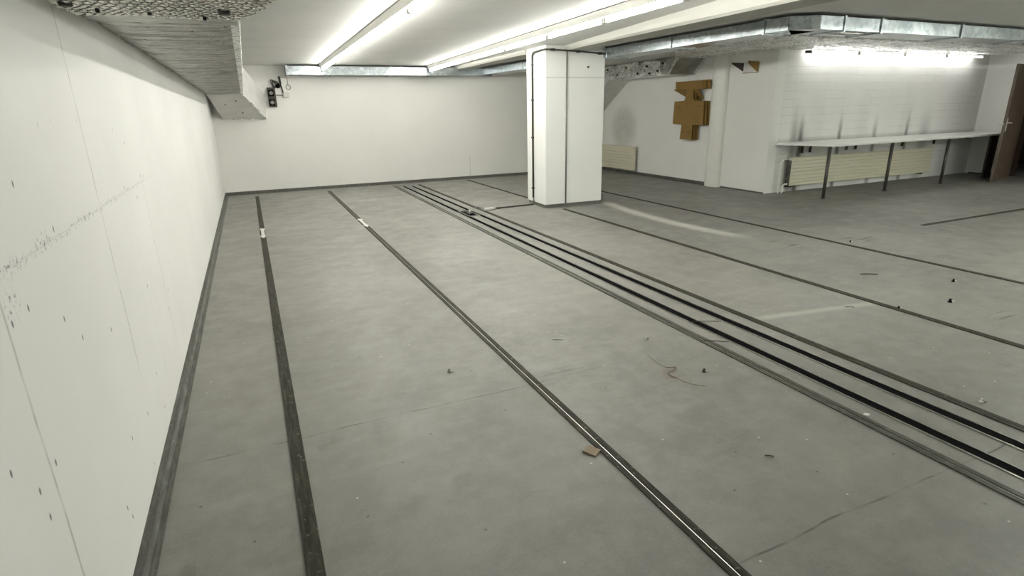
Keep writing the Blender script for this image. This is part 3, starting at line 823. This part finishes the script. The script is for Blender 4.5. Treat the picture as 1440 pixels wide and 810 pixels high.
# ------------------------------------------------------------------ cardboard pieces on the wall
t = empty('cardboard_cutout', (7.95, 9.1, .85), 'stacked brown cardboard cross shaped sheets hung on the side wall', 'cardboard')
body = [(9.487, 1.573), (9.198, 1.584), (9.184, 1.618), (9.148, 1.79), (8.965, 1.79), (8.94, 1.612), (8.902, 1.578), (8.653, 1.573), (8.634, 1.136), (8.919, 1.125), (8.923, .847), (9.263, .85), (9.231, 1.131), (9.499, 1.144)]
def sheet(pts, x0, x1, dy=0, dz=0): return prism(bmesh.new(), [(y+dy, z+dz) for y, z in pts], x0, x1, 'x')
fs = obj('front_sheet', sheet(body, 7.900, 7.908), M['card'], t)
obj('middle_sheet', sheet(body, 7.945, 7.953, -.03, 0), M['card'], t)
obj('rear_sheet', sheet(body, 7.995, 8.003, -.055, -.004), M['card'], t)
sp = bmesh.new(); box(sp, 7.908, 8.049, 8.95, 9.15, 1.2, 1.5)
obj('spacer', sp, M['card'], t)
obj('top_flap', sheet([(9.488, 1.944), (8.729, 1.939), (8.711, 1.786), (9.472, 1.791)], 7.90, 7.908), M['card'], t)
obj('top_flap', sheet([(9.488, 1.944), (8.60, 1.95), (8.58, 1.786), (9.472, 1.791)], 7.97, 7.978), M['card'], t)
obj('flap_spacer', B(7.908, 8.049, 8.66, 8.74, 1.80, 1.93), M['card'], t)
# folded side wings
for V in (((9.14, 1.79, 7.90), (8.82, 1.79, 7.90), (8.81, 1.60, 8.04), (8.99, 1.61, 8.04)), ((9.20, 1.79, 7.90), (9.55, 1.80, 7.90), (9.21, 1.61, 8.04))):
    w = bmesh.new(); v = [w.verts.new((x, y, z)) for y, z, x in V]+[w.verts.new((x+.006, y, z+.003)) for y, z, x in V]
    n = len(V); w.faces.new(v[:n]); w.faces.new(v[n:][::-1])
    for k in range(n): w.faces.new((v[k], v[(k+1) % n], v[n+(k+1) % n], v[n+k]))
    obj('folded_wing', w, M['card'], t)
for y, z in ((9.36, 1.47), (8.78, 1.475), (9.17, .985), (9.02, .985)):
    obj('slot', B(7.897, 7.901, y-.03, y+.03, z-.006, z+.006), M['cable'], fs)
t = empty('cardboard_tray', (8.0, 7.85, 2.0), 'small open cardboard tray with pale inside, high beside the round pilaster', 'cardboard')
obj('tray_base', B(8.036, 8.046, 7.57, 7.90, 2.008, 2.18), M['plastic'], t)
obj('side_wing', prism(bmesh.new(), [(7.895, 2.178), (7.895, 2.04), (8.169, 2.185), (8.169, 2.207)], 8.028, 8.036, 'x'), M['rust'], t)
obj('side_wing', prism(bmesh.new(), [(7.80, 2.208), (7.79, 2.17), (7.60, 2.03), (7.565, 2.02), (7.555, 2.178)], 8.026, 8.035, 'x'), M['card'], t)
obj('front_lip', prism(bmesh.new(), [(7.90, 2.008), (7.57, 2.008), (7.57, 2.015), (7.90, 2.018)], 8.02, 8.036, 'x'), M['card'], t)

# ------------------------------------------------------------------ fittings on the far wall
YW = YB
t = empty('switch_panel', (.50, 12.2, 1.62), 'dark brown electrical panel with two round fittings, next to the left duct elbow', 'electrical panel')
bb = bmesh.new(); box(bb, .46, .60, YW-.05, YW-.002, 1.62, 1.97, .004); obj('backboard', bb, M['rust'], t)
for z in (1.70, 1.87):
    s = obj('socket_housing', B(.475, .565, YW-.085, YW-.05, z-.055, z+.055, bev=.008), M['black'], t)
    obj('socket_ring', T([(.52, YW-.084, z), (.52, YW-.10, z)], .034, 16), M['greycable'], s)
t = empty('cable_coil', (.63, 12.2, 2.02), 'small tangle of dark cable above the brown electrical panel', 'cable')
cb = bmesh.new()
for k in range(5):
    r = .05+.012*(k % 3); cx_, cz_ = .61+.02*(k % 2), 2.02+.008*k
    tube(cb, [(cx_+r*math.cos(2*PI*i/16+.4*k), YW-.02-.012*k, cz_+r*math.sin(2*PI*i/16)) for i in range(17)], .007, 6)
obj('loops', cb, M['cable'], t, True)
obj('plug', T([(.66, YW-.02, 2.0), (.66, YW-.09, 1.99)], [.045, .032], 12), M['black'], t, True)
t = empty('wall_conduit', (.72, 12.2, 1.85), 'short dark conduit above the white junction box', 'conduit')
obj('pipe', T([(.74, YW-.02, 1.875), (.715, YW-.02, 2.02), (.705, YW-.02, 2.16)], [.012, .012, .012]), M['cable'], t, True)
obj('sleeve', T([(.712, YW-.025, 2.04), (.702, YW-.025, 2.17)], .02), M['cable'], t, True)
t = empty('junction_box', (.77, 12.2, 1.8), 'small white junction box on the far wall under the short conduit', 'junction box')
obj('box', B(.735, .835, YW-.05, YW-.002, 1.79, 1.875, bev=.008), M['plastic'], t)
obj('inlet', T([(.72, YW-.025, 1.83), (.60, YW-.02, 1.835)], [.014, .007]), M['greycable'], t, True)
t = empty('cable_ring', (.83, 12.2, 1.97), 'thin pale cable loop hanging on the far wall beneath the duct end', 'cable')
obj('loop', T([(.845+.042*math.cos(2*PI*i/20), YW-.012, 1.975+.042*math.sin(2*PI*i/20)) for i in range(21)], .006, 6), M['greycable'], t, True)
obj('tail', T([(.845, YW-.012, 2.017), (.843, YW-.012, 2.15), (.73, YW-.012, 2.155)], .004, 6), M['greycable'], t, True)

# ------------------------------------------------------------------ litter on the floor
def bolt(x, y, label, m, s=1.):
    t = empty('wall_plug', (x, y, 0), label, 'plug')
    obj('body', T([(x, y, 0), (x, y, .008*s), (x, y, .009*s), (x, y, .022*s)], [.012*s, .012*s, .007*s, .006*s], 8), m, t)
    obj('tip', T([(x+.006*s, y-.006*s, .006*s), (x+.02*s, y-.012*s, .007*s)], [.006*s, .004*s], 6), M['plastic'] if m != M['plastic'] else M['greycable'], t)
bolt(.902, 2.962, 'dark little bolt on the floor between the two left rails', M['greycable'])
bolt(2.251, 2.285, 'little bolt with pale tip right of the brown fibre strand', M['cable'])
bolt(2.251, 2.839, 'pale little plug on the floor behind the brown fibre strand', M['plastic'], .9)
bolt(3.27, 1.374, 'pale little plug on the floor just beyond the four close rails', M['plastic'])
bolt(4.79, 2.37, 'black stub on the floor, nearer of two between the thin rails', M['black'], 1.3)
bolt(5.384, 2.674, 'black stub on the floor, farther of two between the thin rails', M['black'], 1.1)
bolt(4.305, 2.457, 'tiny black stub beside the thin rail that ends at the pillar', M['black'], .9)
bolt(6.0, 4.07, 'tiny dark stub close behind the thin rail right of the pillar', M['black'], .9)
def stick(x0, y0, x1, y1, r, m, label, z=None, cat='stick', name='wood_splinter'):
    z = r if z is None else z
    tag(obj(name, T(smooth_path([(x0, y0, z), ((x0+x1)/2, (y0+y1)/2, z+.003), (x1, y1, z)], 3), [r*.7]+[r]*5+[r*.5], 6), m, None, True), label, cat)
stick(2.71, 2.94, 2.92, 2.84, .0035, M['stick'], 'dark splinter lying across the first slotted rail', .010)
stick(2.545, 2.63, 2.69, 2.53, .003, M['stick'], 'dark splinter lying across the shiny grey rail', .012)
stick(1.685, 3.12, 1.755, 3.08, .004, M['plastic'], 'short pale stick on the floor right of the second rail', cat='stick')
stick(4.90, 3.18, 5.03, 3.10, .005, M['stick'], 'short dark stick between the two thin rails right of the pillar')
stick(1.90, 1.52, 1.93, 1.495, .0025, M['stick'], 'tiny dark splinter in the foreground beyond the second rail')
stick(3.98, 2.66, 4.04, 2.62, .003, M['stick'], 'tiny dark splinter on the pale streak near the thin rail')
tag(obj('paper_scrap', prism(bmesh.new(), [(2.618, 1.56), (2.634, 1.568), (2.652, 1.554), (2.643, 1.54), (2.622, 1.545)], 0, .002), M['plastic']), 'small white paper scrap between grey rail and first slotted rail', 'scrap')
bm = prism(bmesh.new(), [(1.185, 1.90), (1.235, 1.925), (1.265, 1.87), (1.215, 1.84)], 0, .009)
tag(obj('wood_chip', bm, M['chip']), 'small tan wood chip against the second floor rail', 'chip')
tag(obj('fibre_strand', T(smooth_path([(2.10, 2.62, .004), (2.08, 2.50, .005), (2.085, 2.42, .008), (2.14, 2.40, .006), (2.09, 2.37, .010), (2.04, 2.35, .006), (2.05, 2.28, .006), (2.07, 2.20, .005), (2.13, 2.14, .003)], 5), [.0012]*10+[.0025]*20+[.0012]*11, 6), simple('brown_fibre', (.17, .11, .07), .9), None, True), 'curled brown fibre strand on the open floor', 'strand')

# ------------------------------------------------------------------ world, camera, view
w = bpy.data.worlds.new('World'); bpy.context.scene.world = w; w.use_nodes = True
w.node_tree.nodes['Background'].inputs[0].default_value = (.5, .5, .48, 1)
w.node_tree.nodes['Background'].inputs[1].default_value = .15
cam = bpy.data.cameras.new('Camera'); co_ = bpy.data.objects.new('Camera', cam); C.objects.link(co_)
cam.sensor_width = 36; cam.sensor_fit = 'HORIZONTAL'; cam.lens = 791.49/1440*36; cam.clip_start = .02; cam.clip_end = 100
r = Vector((.91016335, -.41380786, -.01912395)); u = Vector((.14221711, .26877804, .95264508)); f = Vector((.38907193, .8697824, -.30348248))
mw = Matrix((r, u, -f)).transposed().to_4x4(); mw.translation = Vector((0, 0, 1.5))
co_.matrix_world = mw
bpy.context.scene.camera = co_
vs_ = bpy.context.scene.view_settings
vs_.view_transform = 'Standard'; vs_.look = 'None'; vs_.gamma = 1; vs_.use_curve_mapping = False; vs_.exposure = 1.05
